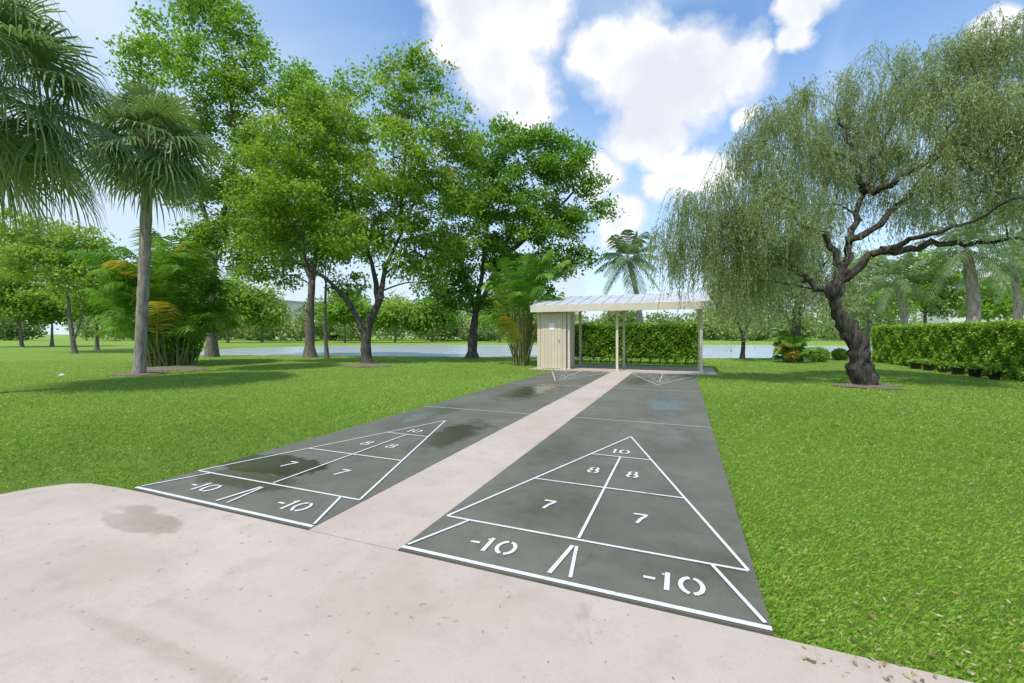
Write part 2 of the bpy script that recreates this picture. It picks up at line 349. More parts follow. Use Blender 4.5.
def court(x0,x1,side):
    cx=(x0+x1)/2; hw=(x1-x0)/2; Z=.0225
    lane=B(); lane.add([(x0,Y0,Z),(x1,Y0,Z),(x1,Y1,Z),(x0,Y1,Z),(x0,Y0,-.1),(x1,Y0,-.1),(x1,Y1,-.1),(x0,Y1,-.1)],[(0,1,2,3),(0,4,5,1),(1,5,6,2),(2,6,7,3),(3,7,4,0)])
    ln=lane.build('court_lane',LAN,kind='structure',label='dark shuffleboard lane on the %s with white scoring triangles'%side)
    ZP=Z+.004
    def seg(b,p,q,w,dz=0.):
        p=np.array(p);q=np.array(q); d=(q-p)/np.linalg.norm(q-p); s=np.array([-d[1],d[0]])*w/2
        b.add([(*(p-s),ZP+dz),(*(q-s),ZP+dz),(*(q+s),ZP+dz),(*(p+s),ZP+dz)],[(0,1,2,3)])
    w=.019; tw=hw-.03
    for e in (0,1):
        T=(lambda x,y:(cx+x,Y0+y)) if e==0 else (lambda x,y:(cx-x,Y1-y))
        b=B(); seg(b,T(-hw,.022),T(hw,.022),.028); b.build('baseline',PNT,ln)
        b=B(); seg(b,T(-tw,.475),T(tw,.475),w)
        seg(b,T(-tw,.475),T(0,3.2),w,.0012); seg(b,T(tw,.475),T(0,3.2),w,.0018); b.build('triangle_outline',PNT,ln)
        b=B()
        x7=tw*(3.2-1.39)/2.725; x8=tw*(3.2-2.30)/2.725
        seg(b,T(-x7,1.39),T(x7,1.39),w,.0024); seg(b,T(-x8,2.30),T(x8,2.30),w,.0024); seg(b,T(0,.49),T(0,2.29),w,.003)
        seg(b,T(-hw+.02,.05),T(-hw+.2,.465),w,.0024); seg(b,T(hw-.02,.05),T(hw-.2,.465),w,.0024)
        b.build('divider_lines',PNT,ln)
        b=B(); seg(b,T(-.055,.07),T(-.012,.39),.024,.0024); seg(b,T(.055,.07),T(.012,.39),.019,.003); b.build('wedge_mark',PNT,ln)
        b=B(); seg(b,T(-hw,4.11),T(hw,4.11),w*.8); b.build('dead_line',PNT,ln)
        rot=0 if e==0 else math.pi
        for t,x,y,hh,sx in (('-10',-.44,.225,.160,1.12),('-10',.53,.22,.160,1.12),('7',-.32,.91,.155,1.05),('7',.31,.91,.155,1.05),('8',-.165,1.80,.165,1.0),('8',.17,1.80,.165,1.0),('10',-.02,2.50,.15,1.05)):
            px,py=T(x,y); number(t,hh,sx,px,py,rot,.0045+Z,ln)
court(*LL,'left'); court(*RL,'right')
# ---------------------------------------------------------------- grass
N=640000
r_=np.exp(rng.uniform(math.log(1.5),math.log(30),N)); th=rng.uniform(-1.05,1.05,N)
gx=r_*(FW[0]*np.cos(th)+RT[0]*np.sin(th)); gy=r_*(FW[1]*np.cos(th)+RT[1]*np.sin(th))
j=rng.normal(size=(2,N))*.018
inside=((gx+j[0]>LL[0])&(gx+j[0]<RL[1])&(gy<Y1+.3)&(gy>1.0))|((gy+j[1]<Y0-.02)&(gx+j[0]>-4.92))|((gx>-5.)&(gx<.95)&(gy>Y1+.2)&(gy<17.0))|((gx<-4.5)&(gx>-4.92)&(gy<Y0-.1-(-4.5-gx)*.6))
k=~inside&(lake_f(gx,gy)>1.15); gx=gx[k];gy=gy[k];r_=r_[k]; N=len(gx)
sc=np.clip(r_/6,.65,3.2)
Lb=.031*rng.uniform(.5,1.35,N)*np.clip(sc,.9,1.15); Wb=.0040*sc*rng.uniform(.7,1.2,N)
az=rng.uniform(0,2*math.pi,N); dx=np.cos(az);dy=np.sin(az); le=rng.uniform(.25,1.0,N)
bs=np.stack([gx,gy,np.zeros(N)-.004],1); s=np.stack([-dy,dx,np.zeros(N)],1)*Wb[:,None]
tip=bs+np.stack([dx*Lb*le,dy*Lb*le,Lb*rng.uniform(.5,1.,N)],1); md=bs+np.stack([dx*Lb*le*.35,dy*Lb*le*.35,Lb*.6],1)
V=np.stack([bs-s*.5,bs+s*.5,md+s*.5,tip],1)
patch=.5+.15*np.sin(gx*1.7+np.sin(gy*2.1)*1.3)*np.sin(gy*1.3+gx*.6)+.25*np.sin(gx*.45+1)*np.sin(gy*.6)
rn=patch*.5+rng.normal(size=N)*.14+.18; rn[rng.random(N)<.035]=1.
L_GR=leafmat('grass_blade',[(0,(.18,.30,.04)),(.5,(.32,.50,.07)),(.85,(.44,.60,.12)),(1,(.60,.60,.28))],.42,.45)
quads('grass',V,rn,L_GR,None,kind='stuff',label='short thick green lawn grass around the courts',category='grass')
# fallen leaves
M_FL=leafmat('dry_leaf',[(0,(.22,.13,.05)),(.6,(.44,.31,.16)),(1,(.6,.5,.32))],.1)
n=1000; uu=rng.uniform(0.42,4.2,n); vv=1.85+rng.exponential(.45,n); C=np.stack([uu,vv,np.full(n,.028)],1)
n2=380; C2=np.stack([rng.uniform(-14,-4.3,n2),rng.uniform(2.5,13,n2),np.full(n2,.03)],1)
n3=160; C3=np.stack([rng.uniform(-4.,4,n3),rng.uniform(.3,2.6,n3),np.full(n3,.028)],1)
C=np.concatenate([C,C2,C3]); dn=unit(rng.normal(size=C.shape)*np.array([1,1,.25])); sz=np.concatenate([rng.uniform(.016,.03,n),np.full(n2,.035),np.full(n3,.010)])
quads('fallen_leaves',leaves(C,sz,sz*.5,dn,2.),rng.random(len(C)),M_FL,None,kind='stuff',label='small dry fallen leaves scattered on the grass',category='fallen leaves')
# mulch beds
m=M('mulch'); nn=m.noise(35,6,.8); m.bump(nn,1.,.04); MUL=m.fin(m.ramp(nn,[(.35,(.11,.08,.05)),(.6,(.30,.24,.17)),(.75,(.46,.40,.31))]),.95)
def bed(c,rx,ry,label):
    b=B(); V=[(c[0],c[1],.09)]; n=30
    for ring,(k,z) in enumerate(((.6,.065),(1.,.015))):
        for i in range(n):
            a=2*math.pi*i/n; w=k*(1+.12*math.sin(3*a+c[0])+.1*random.random()); V.append((c[0]+rx*w*math.cos(a),c[1]+ry*w*math.sin(a),z+random.uniform(-.008,.008)))
    Fc=[(0,1+i,1+(i+1)%n) for i in range(n)]+[(1+i,1+n+i,1+n+(i+1)%n,1+(i+1)%n) for i in range(n)]
    b.add(V,Fc).build('mulch_bed',MUL,None,True,kind='structure',label=label)
bed(G(140,374),.75,.6,'mulch ring at the foot of the tall fan palm'); bed(G(175,369),1.3,.8,'mulch around the feather palm clump')
bed(G(368,366),.9,.7,'mulch ring under the forked tree'); bed(G(867,387),.6,.45,'bare mulch ring at the foot of the weeping tree')
# ---------------------------------------------------------------- shelter
TAN=plain('tan_paint',(.60,.52,.39),.6,.06,3); TAN2=plain('tan_trim',(.60,.54,.43),.6,.1,3); BRN=plain('brown_beam',(.26,.20,.14),.7,.2,4)
m=M('metal_roof'); n=m.noise(2.5,6); ROOF=m.fin(m.ramp(n,[(.3,(.46,.49,.52)),(.7,(.62,.64,.66))]),.5,metal=.05)
WHT=plain('white_paper',(.8,.8,.78),.5,.03); GRYM=plain('grey_metal',(.3,.3,.3),.35,.1,5,.8)
sx0,sx1=-4.78,.60; sy0,sy1=14.2,16.2
sh=thing('shelter','open-fronted tan court shelter with a sloping ribbed metal roof and storage closet','shelter',(-2.1,15.2,.0235))
zf=lambda y: 2.14+(y-sy0)/(sy1-sy0)*.40
FL=.0235
b=B(); n=9; w=(1.04)/n
for i in range(n): b.box(sx0+i*w+.007,sx0+(i+1)*w-.007,sy0+.06,sy0+.10,FL,zf(sy0+.1)-.03)
b.build('front_wall',TAN,sh)
b=B(); b.box(sx0+.01,sx0+.05,sy0+.105,sy0+1.32,FL,2.13); b.box(sx0+1.0,sx0+1.035,sy0+.105,sy0+1.32,FL,2.13); b.box(sx0+.055,sx0+.995,sy0+1.28,sy0+1.32,FL,2.13); b.box(sx0+.055,sx0+.995,sy0+.11,sy0+1.27,2.08,2.12)
b.build('side_wall',TAN2,sh)
b=B()
for i in range(6): b.box(sx0+.18+i*.1135,sx0+.18+i*.1135+.105,sy0+.045,sy0+.057,.06,1.96)
dr=b.build('door',TAN,sh)
b=B(); b.tube([(sx0+.80,sy0+.02,.95),(sx0+.80,sy0+.02,1.07)],.010,8); b.box(sx0+.79,sx0+.81,sy0+.02,sy0+.0445,1.0,1.03); b.build('handle',GRYM,dr)
b=B(); b.box(sx0+.44,sx0+.64,sy0+.036,sy0+.0445,1.38,1.62); b.build('notice',WHT,dr)
def post(x,y,s=.038): 
    b=B(); b.box(x-s,x+s,y-s,y+s,FL,zf(y)-.10); b.box(x-s-.03,x+s+.03,y-s-.03,y+s+.03,FL+.001,FL+.03); b.build('post',TAN2,sh)
for x in (sx0+1.13,-2.03,sx1-.10): post(x,sy0+.13); post(x,sy1-.15)
b=B()
for y in (sy0+.13,sy1-.15): b.box(sx0+.0,sx1,y-.04,y+.04,zf(y)-.10,zf(y)-.002)
b.build('beam',TAN2,sh)
def slope(b,x,wd,y0,y1,za,zb):
    v=[(x+dx,y,zf(y)+z) for y in (y0,y1) for z in (za,zb) for dx in (0,wd)]
    b.add(v,[(0,1,3,2),(4,6,7,5),(0,4,5,1),(2,3,7,6),(0,2,6,4),(1,5,7,3)])
for i in range(8):
    b=B(); slope(b,sx0+.2+i*.72,.045,sy0-.1,sy1+.1,.0,.09); b.build('rafter',BRN,sh)
b=B(); y0,y1=sy0-.25,sy1+.25; X0,X1=sx0-.12,sx1+.12
slope(b,X0,X1-X0,y0,y1,.092,.125)
k=int((X1-X0)/.40)
for i in range(k+1): slope(b,X0+.02+i*(X1-X0-.06)/k,.022,y0+.005,y1-.005,.1255,.148)
b.build('roof',ROOF,sh)
b=B(); b.box(X0-.01,X1+.01,y0-.035,y0-.003,zf(y0)-.10,zf(y0)+.13); b.build('fascia',TAN2,sh)
for x in (X0-.03,X1+.005):
    b=B(); slope(b,x,.025,y0,y1,-.04,.135); b.build('barge_board',TAN2,sh)
# ---------------------------------------------------------------- hedges
def hedge(name,label,p,q,depth,z1,nl,ls,group=None,gap=0.,tone=.48):
    p=np.array(p[:2]);q=np.array(q[:2]); L=np.linalg.norm(q-p); t=(q-p)/L; n=np.array([-t[1],t[0]])
    mid=(p+q)/2+n*depth/2; o=thing(name,label,'hedge',(mid[0],mid[1],0),group)
    b=B(); i_=.15; c=[p+t*i_+n*i_,q-t*i_+n*i_,q-t*i_+n*(depth-i_),p+t*i_+n*(depth-i_)]
    if gap:
        for i in range(int(L/.35)):   # separate woody stems, light showing between
            a=p+t*(.2+i*.35+random.uniform(-.08,.08))+n*depth*random.uniform(.35,.65); 
            for s in (-1,1): b.tube([(a[0],a[1],-.02),(a[0]+t[0]*s*.12,a[1]+t[1]*s*.12,z1*.8)],[.018,.008],5)
        v=[(*x,gap+.1) for x in c]+[(*x,z1-i_*1.5) for x in c]
    else: v=[(*x,-.02) for x in c]+[(*x,z1-i_) for x in c]
    b.add(v,[(0,1,5,4),(1,2,6,5),(2,3,7,6),(3,0,4,7),(4,5,6,7)]).build('stems',HCORE,o)  # added dark box filling the hedge inside; woody stems only with gap
    S=rng.uniform(0,1,(nl,3)); C=np.stack([S[:,0]*L,S[:,1]*depth,S[:,2]*z1],1)
    f=rng.choice(4,nl,p=[.52,.26,.14,.08]); e=np.abs(rng.normal(size=nl))*.06
    C[:,1]=np.where(f==0,e,np.where(f==2,depth-e,C[:,1])); C[:,2]=np.where(f==1,z1-e,C[:,2]); C[:,0]=np.where(f==3,np.where(C[:,0]<L/2,e,L-e),C[:,0])
    bump=.045*np.sin(C[:,0]*5)*np.sin(C[:,2]*6+C[:,0]*2)+.04*np.sin(C[:,0]*13+C[:,1]*7)*np.sin(C[:,2]*11)
    C[:,1]-=np.where(f==0,bump,0); C[:,2]+=np.where(f==1,bump*.5+np.where(rng.random(nl)<.1,.08*rng.random(nl),0),0)
    keep=rng.random(nl)<(np.clip((C[:,2]-gap)/.25,.12,1) if gap else np.clip(C[:,2]/.3+.35,0,1)); C=C[keep]
    W=np.stack([p[0]+t[0]*C[:,0]+n[0]*C[:,1],p[1]+t[1]*C[:,0]+n[1]*C[:,1],C[:,2]],1)
    rr=tone+.24*rng.normal(size=len(C))+.18*np.sin(C[:,0]*4)*np.sin(C[:,2]*5)
    quads('foliage',leaves(W,ls,ls*.65,None,.3),rr,L_HED,o); return o
ha=XY(1024,11.1)[:2]; hb=XY(872,19.)[:2]; dv=(ha-hb)/np.linalg.norm(ha-hb); he=ha+dv*3.5
hedge('clipped_hedge','long clipped green hedge along the right side of the lawn',hb,he,1.0,1.55,90000,.08,tone=.54)
hedge('clipped_hedge','clipped hedge directly behind the open shelter',(-5.0,18.3),(.50,18.3),.8,1.62,26000,.11,gap=.14,tone=.32)
BLK=plain('black_plastic',(.02,.02,.022),.4,.2); 
pl=['nearest the right edge of the photo','second from the right edge','third from the right edge','fourth from the right edge','fifth from the right edge','last of the row']
off=np.array([dv[1],-dv[0]]); off=off if off@RT[:2]<0 else -off
for i in range(6):
    c=ha+dv*(-.4-i*.75)+off*.36; r=.13+.02*(i%3); o=thing('plant_pot','black nursery pot under the hedge, '+pl[i],'plant pot',(c[0],c[1],0),'black pots along the hedge foot')
    b=B(); b.tube([(c[0],c[1],0),(c[0],c[1],.2),(c[0],c[1],.2),(c[0],c[1],.24)],[r*.78,r*.95,r*1.07,r*1.07],16,0); b.build('pot',BLK,o,True)
    Cc=np.array([c[0],c[1],.27])+rng.normal(size=(260,3))*np.array([.05,.05,.035]); quads('plant',leaves(Cc,.11,.06,None,.3),rng.uniform(.2,.8,260),L_HED,o)
# ---------------------------------------------------------------- trees
tree('shade_tree','forked shade tree with yellow-green and rusty leaves, trunk in a mulch ring',
  [(368,364,0),(366,345,0),(370,322,0),(380,300,0)],.24,
  [[(367,340,0),(350,305,-.2),(330,282,-.5),(308,264,-.8),(303,235,-1)],[(380,300,0),(385,270,.3),(400,235,.5),(420,190,.6)],[(378,305,0),(372,265,.8),(355,215,1.),(345,160,1)],[(400,235,.5),(402,190,.3),(408,120,.2)]],
  [(298,148,38,0),(290,200,36,-1),(345,120,34,1),(400,105,28,0),(428,76,20,.5),(447,125,30,0),(393,158,36,-1.5),(350,185,38,1),(300,240,28,.5),(266,228,28,-.5),(380,215,38,0),(430,198,36,0),(458,235,24,0),(425,258,26,.5),(345,235,26,-1),(457,172,24,1),(312,108,22,0),(270,165,28,1),(262,262,18,0),(386,72,14,0),(245,205,18,0),(430,282,14,0),(400,266,16,0),(412,56,12,0),(252,180,12,0),(243,240,12,0),(472,205,12,0),(468,150,10,0)],
  17.6,L_MAH,BK_D,50000,.165,warm=.26,cl=.25)
tree('shade_tree','tall bright green tree rising behind the tall fan palm',
  [(212,356,0),(212,300,0),(215,240,0)],.28,[[(215,240,0),(190,170,0),(175,100,0)],[(215,240,0),(235,160,0),(225,70,0)],[(215,240,0),(260,180,0),(275,120,0)]],
  [(205,18,26,0),(165,45,26,0),(245,35,24,0),(140,75,20,1),(205,75,34,-1),(262,80,28,0),(230,125,32,1),(180,130,30,0),(292,105,22,0),(270,150,28,-1),(225,175,30,0),(250,205,28,1),(150,130,22,0),(190,190,26,0),(297,75,12,0),(222,228,26,0),(240,255,22,0),(200,240,22,0),(128,48,10,0),(265,235,18,0),(188,3,14,0),(230,8,12,0)],
  23,L_BRT,BK_G,41000,.20,cl=.30)
tree('shade_tree','straight-trunked tree just left of and behind the forked tree',
  [(310,357,0),(310,320,0),(312,280,0)],.30,[[(312,280,0),(320,220,0),(325,150,0)],[(312,280,0),(290,230,0),(275,200,0)]],
  [(325,110,26,0),(300,88,20,0),(350,150,28,0),(310,160,30,0),(285,200,28,0),(335,205,28,1),(275,245,24,0),(320,250,24,1),(360,245,24,0),(355,85,14,0),(285,275,14,0),(262,215,16,0)],
  22.5,L_BRT,BK_G,20000,.20,cl=.30)
tree('slender_tree','slender grey-stemmed tree between the straight trunk and the forked tree',
  [(327,355,0),(325,320,0),(326,285,0)],.11,[],[(325,250,22,0),(340,225,24,0),(310,225,22,0),(350,285,16,0)],22,L_DRK,BK_G,5000,.2)
tree('shade_tree','dense deep green tree left of the shelter by the lake',
  [(472,357,0),(473,335,0),(476,312,0)],.30,[[(476,312,0),(465,280,0),(455,240,0)],[(476,312,0),(500,260,0),(520,200,0)],[(476,312,0),(485,250,0),(490,190,0)],[(500,260,0),(545,220,0),(575,190,0)]],
  [(488,160,26,0),(528,148,26,0),(566,156,22,0),(590,188,14,0),(545,190,34,0),(500,205,32,0),(462,200,24,0),(572,228,22,0),(530,240,32,0),(482,255,30,0),(448,285,20,0),(602,212,12,0),(550,268,22,0),(442,250,22,0),(510,285,20,1),(580,255,14,0),(468,295,18,0),(505,133,12,0),(450,308,10,0),(540,292,12,0),(495,305,10,0),(545,133,8,0)],
  22,L_DRK,BK_D,45000,.19,cl=.28)
for lab,tr,lb,lm,d,mt,nl in (
  ('light green tree with thin brown double trunk on the far left lawn',[(75,355,0),(70,320,0),(68,295,0)],[[(72,345,0),(82,315,0),(85,290,0)]],[(60,255,26,0),(30,262,24,0),(92,268,22,0),(12,250,22,1),(68,282,18,0),(45,235,18,0),(100,290,12,0),(80,240,20,0),(15,225,18,0)],27,L_LIGHT,15000),
  ('small tree behind the feather palm clump, left side',[(97,350,0),(97,325,0)],[],[(105,295,20,0),(120,282,16,0),(88,305,14,0),(135,300,14,0),(110,265,18,0)],33,L_BRT,9000),
  ('pale tree at the left edge with a low spreading crown',[(22,346,0),(20,325,0)],[],[(20,300,20,0),(2,292,20,0),(40,298,16,0),(-15,300,20,0),(20,280,18,0)],40,L_LIGHT,12000),
  ('dark small tree between the two leftmost light green trees',[(52,347,0),(52,325,0)],[],[(52,308,15,0),(38,314,10,0),(68,312,10,0)],42,L_BRT,6000),
  ('thin young tree on the far bank between the left trunks',[(262,341,0),(262,328,0)],[],[(262,308,16,0),(250,316,12,0),(275,316,12,0),(264,295,10,0)],62,L_LIGHT,4500),
  ('bright green tree across the lake just right of the slender grey stem',[(345,341,0),(345,326,0)],[],[(345,306,16,0),(333,314,12,0),(357,312,12,0)],60,L_BRT,4500),
  ('round pale tree on the far bank behind the forked trunk',[(395,341,0),(395,332,0)],[],[(395,312,16,0),(380,318,12,0),(410,318,12,0)],62,L_LIGHT,4500),
  ('small dark tree on the far bank right of the forked tree',[(432,341,0),(432,330,0)],[],[(432,312,15,0),(445,318,11,0),(420,320,11,0)],64,L_DRK,4000),
  ('broad tree on the far bank seen just left of the shelter palm',[(500,341,0),(500,330,0)],[],[(500,308,15,0),(488,316,12,0),(512,314,12,0)],64,L_LIGHT,4000),
  ('low spreading tree left of the feather palm clump on the lake edge',[(228,347,0),(228,330,0)],[],[(228,312,15,0),(245,302,14,0),(212,308,14,0),(235,290,14,0)],60,L_LIGHT,6000),
  ('bushy tree behind the right hedge, left of the thick palm trunk',[(925,350,0),(925,315,0)],[],[(925,290,24,0),(900,300,18,0),(942,300,18,0),(930,268,18,0)],27,L_BRT,8000),
  ('tall grey-green tree behind the gnarled trunk, beyond the hedge',[(868,348,0),(868,315,0)],[],[(868,290,20,0),(855,305,14,0),(885,300,16,0),(870,268,16,0)],31,L_WEEP,7000),
  ('small bright tree behind the hedge between the two thick palm trunks',[(988,348,0),(988,318,0)],[],[(988,302,13,0),(978,310,10,0),(1000,308,10,0),(985,290,9,0)],30,L_BRT,4000),
  ('pale green tree behind the right hedge at the right edge',[(1045,350,0),(1045,310,0)],[],[(1040,285,24,0),(1018,300,14,0),(1058,260,24,0),(1030,262,16,0)],31,L_LIGHT,8000)):
    tree('lawn_tree',lab,tr,.14 if d<50 else .16,lb,lm,d,mt,BK_G,nl,.0085*d,cl=.012*d)
# weeping tree on the right
tree('weeping_tree','large weeping tree with a dark gnarled leaning trunk on the right lawn',
  [(868,388,0),(860,366,0),(858,345,0),(846,325,.1),(834,300,0),(842,270,0)],.235,
  [[(842,275,0),(850,240,0),(862,190,.2),(884,140,.4),(905,95,.5)],
   [(840,280,0),(868,258,-.3),(895,243,-.6),(930,234,-1.2),(985,215,-2.),(1040,185,-2.6)],
   [(842,270,0),(824,238,.1),(790,210,-.1),(780,150,-.2)],
   [(838,292,0),(810,285,.4),(790,262,.6),(755,258,.8),(720,248,1.)],
   [(880,250,-.4),(930,246,-.6),(990,239,-1.),(1045,240,-1.2)],
   [(862,190,.2),(900,180,-.6),(945,140,-1.),(985,100,-1)],
   [(846,240,0),(890,215,-.3),(930,160,-.3),(960,110,-.3)],
   [(862,190,.2),(850,150,0),(835,105,0)]],
  [(700,228,26,1),(680,250,18,1),(725,195,24,.5),(757,160,24,0),(745,225,28,.8),(785,120,22,-.3),(800,92,16,0),(815,160,30,.6),(780,198,30,-.6),(838,120,26,.5),(850,80,18,.3),(870,160,26,.8),(890,105,26,.5),(905,60,16,.5),(930,85,26,-.6),(920,138,28,.8),(962,50,22,-.8),(970,108,28,-1.4),(1000,45,22,-1),(1010,138,30,-1.6),(950,172,26,-1.2),(1020,88,28,-1.4),(1030,22,18,-1.4),(905,195,16,.8),(720,255,20,.8),(757,265,22,.9),(1000,190,22,-1.2),(820,205,18,.5),(790,248,20,.8),(1040,190,20,-.6),(690,200,16,.4),(765,110,12,0),(664,232,12,.8),(925,205,14,.8),(735,280,12,.8),(743,140,12,0),(878,50,8,0),(935,45,8,0),(985,18,8,-.8)],
  10,L_WEEP,BK_W,118000,.09,weep=1.0,cl=.16,flare=1.6,lr=.42,gn=.38,dens=1.15)
tree('weeping_tree','smaller weeping tree beyond the gnarled one with low bushy plant at its foot',
  [(795,361,0),(796,335,0),(798,300,0)],.28,[[(798,300,0),(775,275,0),(755,260,0)],[(798,300,0),(820,270,0),(835,250,0)]],
  [(790,285,22,0),(760,270,26,0),(820,262,26,0),(785,240,24,0),(745,290,20,0),(835,285,18,0),(810,225,20,0)],19.5,L_WEEP,BK_D,22000,.17,weep=1.2,cl=.35,lr=.4)
tree('weeping_tree','thin leaning weeping tree at the lake edge right of the shelter',
  [(742,359,0),(743,335,0),(734,318,0)],.11,[[(743,335,0),(752,315,0),(758,300,0)]],
  [(735,290,18,0),(718,288,14,0),(755,285,18,0),(728,268,18,0)],21.5,L_WEEP,BK_D,9000,.17,weep=1.2,cl=.35)
# palms
p=G(139,375); tp=P(148,138,12.9); sabal('tall fan palm with a straight pale trunk standing in front of the feather palms',p,tp,.14,48,.95,1.1,n_=28,sag=1.4,wd=.03)
b0=XY(-38,8.6); sabal('nearest fan palm at the left edge with drooping silver-green fronds',b0,P(-28,74,8.6),.18,60,1.45,1.3,n_=36,sag=2.,wd=.022)
areca('feather_palm','large clump of green feather palms behind the tall fan palm',XY(172,17.2),120,4.7,.75,.8,w=.05,extra=7000,em=50,dr=(.6,1.2),low=.12)
areca('feather_palm','feather palm standing against the left side of the shelter',XY(522,16.8),52,4.2,.55,.3,w=.05,low=.12,em=52,dr=(.6,1.1))
areca('feather_palm','low bushy feather palm at the foot of the smaller weeping tree',XY(790,18.6),30,1.25,.35,.25,w=.05)
coco('coconut palm rising behind the shelter roof',XY(640,22.3),P(628,258,22.3),.13,26,2.2,.6)
coco('coconut palm with a thick trunk behind the right hedge',XY(968,20),P(966,250,20),.22,28,2.6,.6)
coco('rightmost coconut palm, behind the hedge at the right edge',XY(1012,23),P(1012,262,23),.17,24,2.8,.6)
coco('coconut palm behind the hedge beside the gnarled trunk',XY(900,22),P(896,280,22),.15,24,2.3,.5)
def shrub(label,u,v,r,mat,n=2500,ls=.08):
    c=G(u,v); o=thing('round_shrub',label,'shrub',c)
    D=unit(rng.normal(size=(n,3))); Cc=c+np.array([0,0,r*.75])+D*r*rng.uniform(.55,1.05,(n,1))*np.array([1,1,.8]); Cc[:,2]=np.maximum(Cc[:,2],.03)
    b=B()
    for k in range(7): a=k*.9; b.tube([c,c+np.array([math.cos(a)*r*.6,math.sin(a)*r*.6,r*.9])],[.02,.008],5)
    b.build('stems',BK_D,o); quads('foliage',leaves(Cc,ls,ls*.55,None,.3),.45+.2*rng.normal(size=n),mat,o)
shrub('small round shrub on the lawn left of the gnarled trunk',819,362,.42,L_HED); shrub('low dark shrub just left of the gnarled trunk',840,360,.35,L_DRK)
st=B(); c=G(62,376)
st.tube([c+np.array([0,0,-.01]),c+np.array([0,0,.03]),c+np.array([.01,0,.06])],[.07,.08,.035],9,.3); o=st.build('stone',plain('stone',(.5,.5,.48),.8),None,False,label='small pale stone on the left lawn',category='stone')
# ---------------------------------------------------------------- far side
Cs=[];R=[]
for k in range(150):
    a=rng.uniform(-62,62); d=rng.uniform(74,115); c=XY(512+F*math.tan(math.radians(a)),d); hh=rng.uniform(3.,9.5)*(.75 if -5<a<25 else 1)
    n=900; D=unit(rng.normal(size=(n,3)))*rng.uniform(.5,1.05,(n,1)); D=D*np.array([3.6,3.6,hh*.5])+c+np.array([0,0,hh*.52]); D[:,2]=np.maximum(D[:,2],.05)
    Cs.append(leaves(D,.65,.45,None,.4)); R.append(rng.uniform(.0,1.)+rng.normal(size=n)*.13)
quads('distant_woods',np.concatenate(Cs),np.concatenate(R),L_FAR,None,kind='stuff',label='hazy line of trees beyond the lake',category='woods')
WALLB=plain('pale_stucco',(.66,.64,.6),.8,.05,1); GLS=plain('dark_glass',(.10,.12,.14),.2,.1); RFB=plain('pale_roof',(.5,.47,.45),.8,.1,2)
def building(label,u,d,w,dep,hgt,fl,nw):
    c=XY(u,d); o=thing('apartment_building',label,'building',c); x,y=c[0],c[1]
    b=B(); b.box(x-w/2,x+w/2,y,y+dep,-.2,hgt); b.build('wall',WALLB,o)
    b=B(); b.box(x-w/2-.4,x+w/2+.4,y-.4,y+dep+.4,hgt+.002,hgt+.45); b.build('roof',RFB,o)
    for i in range(fl):
        for j in range(nw):
            wx=x-w/2+(j+.5)*w/nw; z=.9+i*hgt/fl; b=B(); b.box(wx-.7,wx+.7,y-.06,y-.01,z,z+1.3); b.build('window',GLS,o)
building('low pale building across the lake seen between the left trunks',245,125,26,10,10.5,3,8)
building('pale three storey building across the lake behind the deep green tree',440,130,22,10,10,3,7)
building('white building behind the palms above the right hedge',990,48,7,6,7.6,3,3)
building('pale building far across the lake beyond the thin leaning tree',735,140,30,10,8,2,9)
# ---------------------------------------------------------------- light and sky
S=unit(-FW*.48-RT*.34+np.array([0,0,.95])); S=Vector(S)
sl=bpy.data.lights.new('sun','SUN'); sl.energy=3.8; sl.angle=math.radians(1.); sl.color=(1,.95,.86)
so=bpy.data.objects.new('sun',sl); col.objects.link(so); so.rotation_euler=S.to_track_quat('Z','Y').to_euler(); so.location=(0,-5,30)
w=bpy.data.worlds.new('World'); bpy.context.scene.world=w; w.use_nodes=True; nt=w.node_tree; nt.nodes.clear()
def nd(t,**k):
    n=nt.nodes.new(t)
    for a,b in k.items(): setattr(n,a,b)
    return n
def lk(a,b): nt.links.new(a,b)
sky=nd('ShaderNodeTexSky',sky_type='NISHITA'); sky.sun_disc=False; sky.sun_elevation=math.asin(S.z); sky.sun_rotation=math.atan2(S.x,S.y); sky.air_density=1.0; sky.dust_density=.4; sky.ozone_density=1.6
hs=nd('ShaderNodeHueSaturation'); hs.inputs['Saturation'].default_value=1.2; hs.inputs['Value'].default_value=1.95; lk(sky.outputs[0],hs.inputs['Color'])
tc=nd('ShaderNodeTexCoord').outputs['Generated']
n0=nd('ShaderNodeTexNoise'); n0.inputs['Scale'].default_value=4.2; n0.inputs['Detail'].default_value=8; n0.inputs['Roughness'].default_value=.55; lk(tc,n0.inputs['Vector'])
def vm(op,a,b):
    n=nd('ShaderNodeVectorMath',operation=op)
    for i,x in enumerate((a,b)):
        if hasattr(x,'is_output'): lk(x,n.inputs[i])
        else: n.inputs[i].default_value=x
    return n.outputs['Value'] if op in('LENGTH','DISTANCE','DOT_PRODUCT') else n.outputs[0]
def mm(op,a,b=0.):
    n=nd('ShaderNodeMath',operation=op)
    for i,x in enumerate((a,b)):
        if hasattr(x,'is_output'): lk(x,n.inputs[i])
        else: n.inputs[i].default_value=x
    return n.outputs[0]
dd=vm('SUBTRACT',n0.outputs['Color'],(.5,.5,.5)); dd=vm('MULTIPLY',dd,(.16,.16,.16)); D=vm('ADD',tc,dd)
best=None
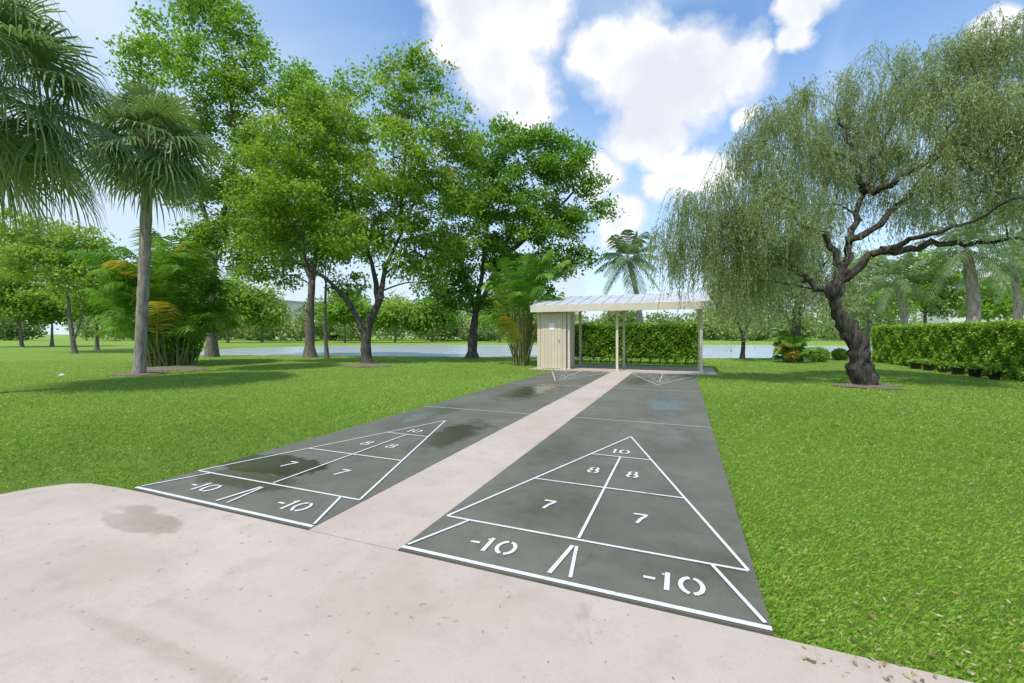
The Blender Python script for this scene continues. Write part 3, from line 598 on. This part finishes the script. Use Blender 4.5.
for (u,v,r) in [(475,-10,70),(530,10,66),(500,65,56),(530,100,46),(460,40,38),(610,55,36),(645,75,56),(690,80,60),(735,72,40),(640,130,42),(665,148,34),(690,175,38),(718,165,28),(660,195,24),(798,10,26),(790,45,22),(818,-10,30),(605,185,30),(625,222,24),(1005,20,30),(745,115,14),(760,60,16),(840,60,14)]:
    c=P(u,v,1.)-np.array([0,0,H]); ln=np.linalg.norm(c); c/=ln
    x=mm('SUBTRACT',1.,mm('DIVIDE',vm('DISTANCE',D,tuple(c)),r/F/ln)); best=x if best is None else mm('MAXIMUM',best,x)
n1=nd('ShaderNodeTexNoise'); n1.inputs['Scale'].default_value=9; n1.inputs['Detail'].default_value=9; n1.inputs['Roughness'].default_value=.6; lk(tc,n1.inputs['Vector'])
mk=mm('ADD',best,mm('MULTIPLY',mm('SUBTRACT',n1.outputs['Fac'],.5),1.15))
def rampn(f,stops,interp='EASE'):
    n=nd('ShaderNodeValToRGB'); lk(f,n.inputs[0]); cr=n.color_ramp; cr.interpolation=interp
    while len(cr.elements)<len(stops): cr.elements.new(.5)
    for e,(p,c) in zip(cr.elements,stops): e.position=p; e.color=(c[0],c[1],c[2],1) if isinstance(c,tuple) else (c,c,c,1)
    return n.outputs['Color']
mask=rampn(mk,[(0.,0.),(.38,1.)],'LINEAR')
sp=nd('ShaderNodeSeparateXYZ'); lk(tc,sp.inputs[0])
hz=rampn(sp.outputs['Z'],[(0.,.92),(.25,.45),(.62,.05)])
n2=nd('ShaderNodeTexNoise'); n2.inputs['Scale'].default_value=2.6; n2.inputs['Detail'].default_value=7; n2.inputs['Distortion'].default_value=.5; lk(tc,n2.inputs['Vector'])
veil=mm('MULTIPLY',rampn(n2.outputs['Fac'],[(.45,0.),(.75,1.)]),.5)
lf=vm('DOT_PRODUCT',tc,tuple(-RT)); veil=mm('ADD',veil,rampn(lf,[(.0,0.),(.7,.45)]))
haze=mm('MINIMUM',mm('ADD',hz,veil),.94)
ccol=rampn(mk,[(.1,(.88,.92,.98)),(.35,(.99,.99,1.)),(.6,(.95,.96,.99)),(.95,(.84,.87,.93))])
sh2=nd('ShaderNodeMix',data_type='RGBA'); sh2.inputs[7].default_value=(.72,.77,.87,1); lk(ccol,sh2.inputs[6]); lk(rampn(n0.outputs['Fac'],[(.40,.8),(.56,0.)]),sh2.inputs[0])
b1=nd('ShaderNodeBackground'); b1.inputs[1].default_value=.13; lk(hs.outputs[0],b1.inputs[0])
b2=nd('ShaderNodeBackground'); b2.inputs[1].default_value=1.07; lk(sh2.outputs[2],b2.inputs[0])
b3=nd('ShaderNodeBackground'); b3.inputs[0].default_value=(.70,.84,.99,1); b3.inputs[1].default_value=1.04
mx0=nd('ShaderNodeMixShader'); lk(haze,mx0.inputs[0]); lk(b1.outputs[0],mx0.inputs[1]); lk(b3.outputs[0],mx0.inputs[2])
mx=nd('ShaderNodeMixShader'); lk(mask,mx.inputs[0]); lk(mx0.outputs[0],mx.inputs[1]); lk(b2.outputs[0],mx.inputs[2])
ou=nd('ShaderNodeOutputWorld'); lk(mx.outputs[0],ou.inputs[0])
# ---------------------------------------------------------------- camera
cd=bpy.data.cameras.new('camera'); cd.sensor_width=36; cd.lens=F/1024*36; cd.shift_y=-7.5/1024; cd.clip_end=4000; cd.clip_start=.05
co=bpy.data.objects.new('camera',cd); col.objects.link(co); co.location=(0,0,H); co.rotation_euler=(math.radians(90),0,A)
sc_=bpy.context.scene; sc_.camera=co
sc_.view_settings.view_transform='Standard'; sc_.view_settings.look='None'; sc_.view_settings.exposure=0
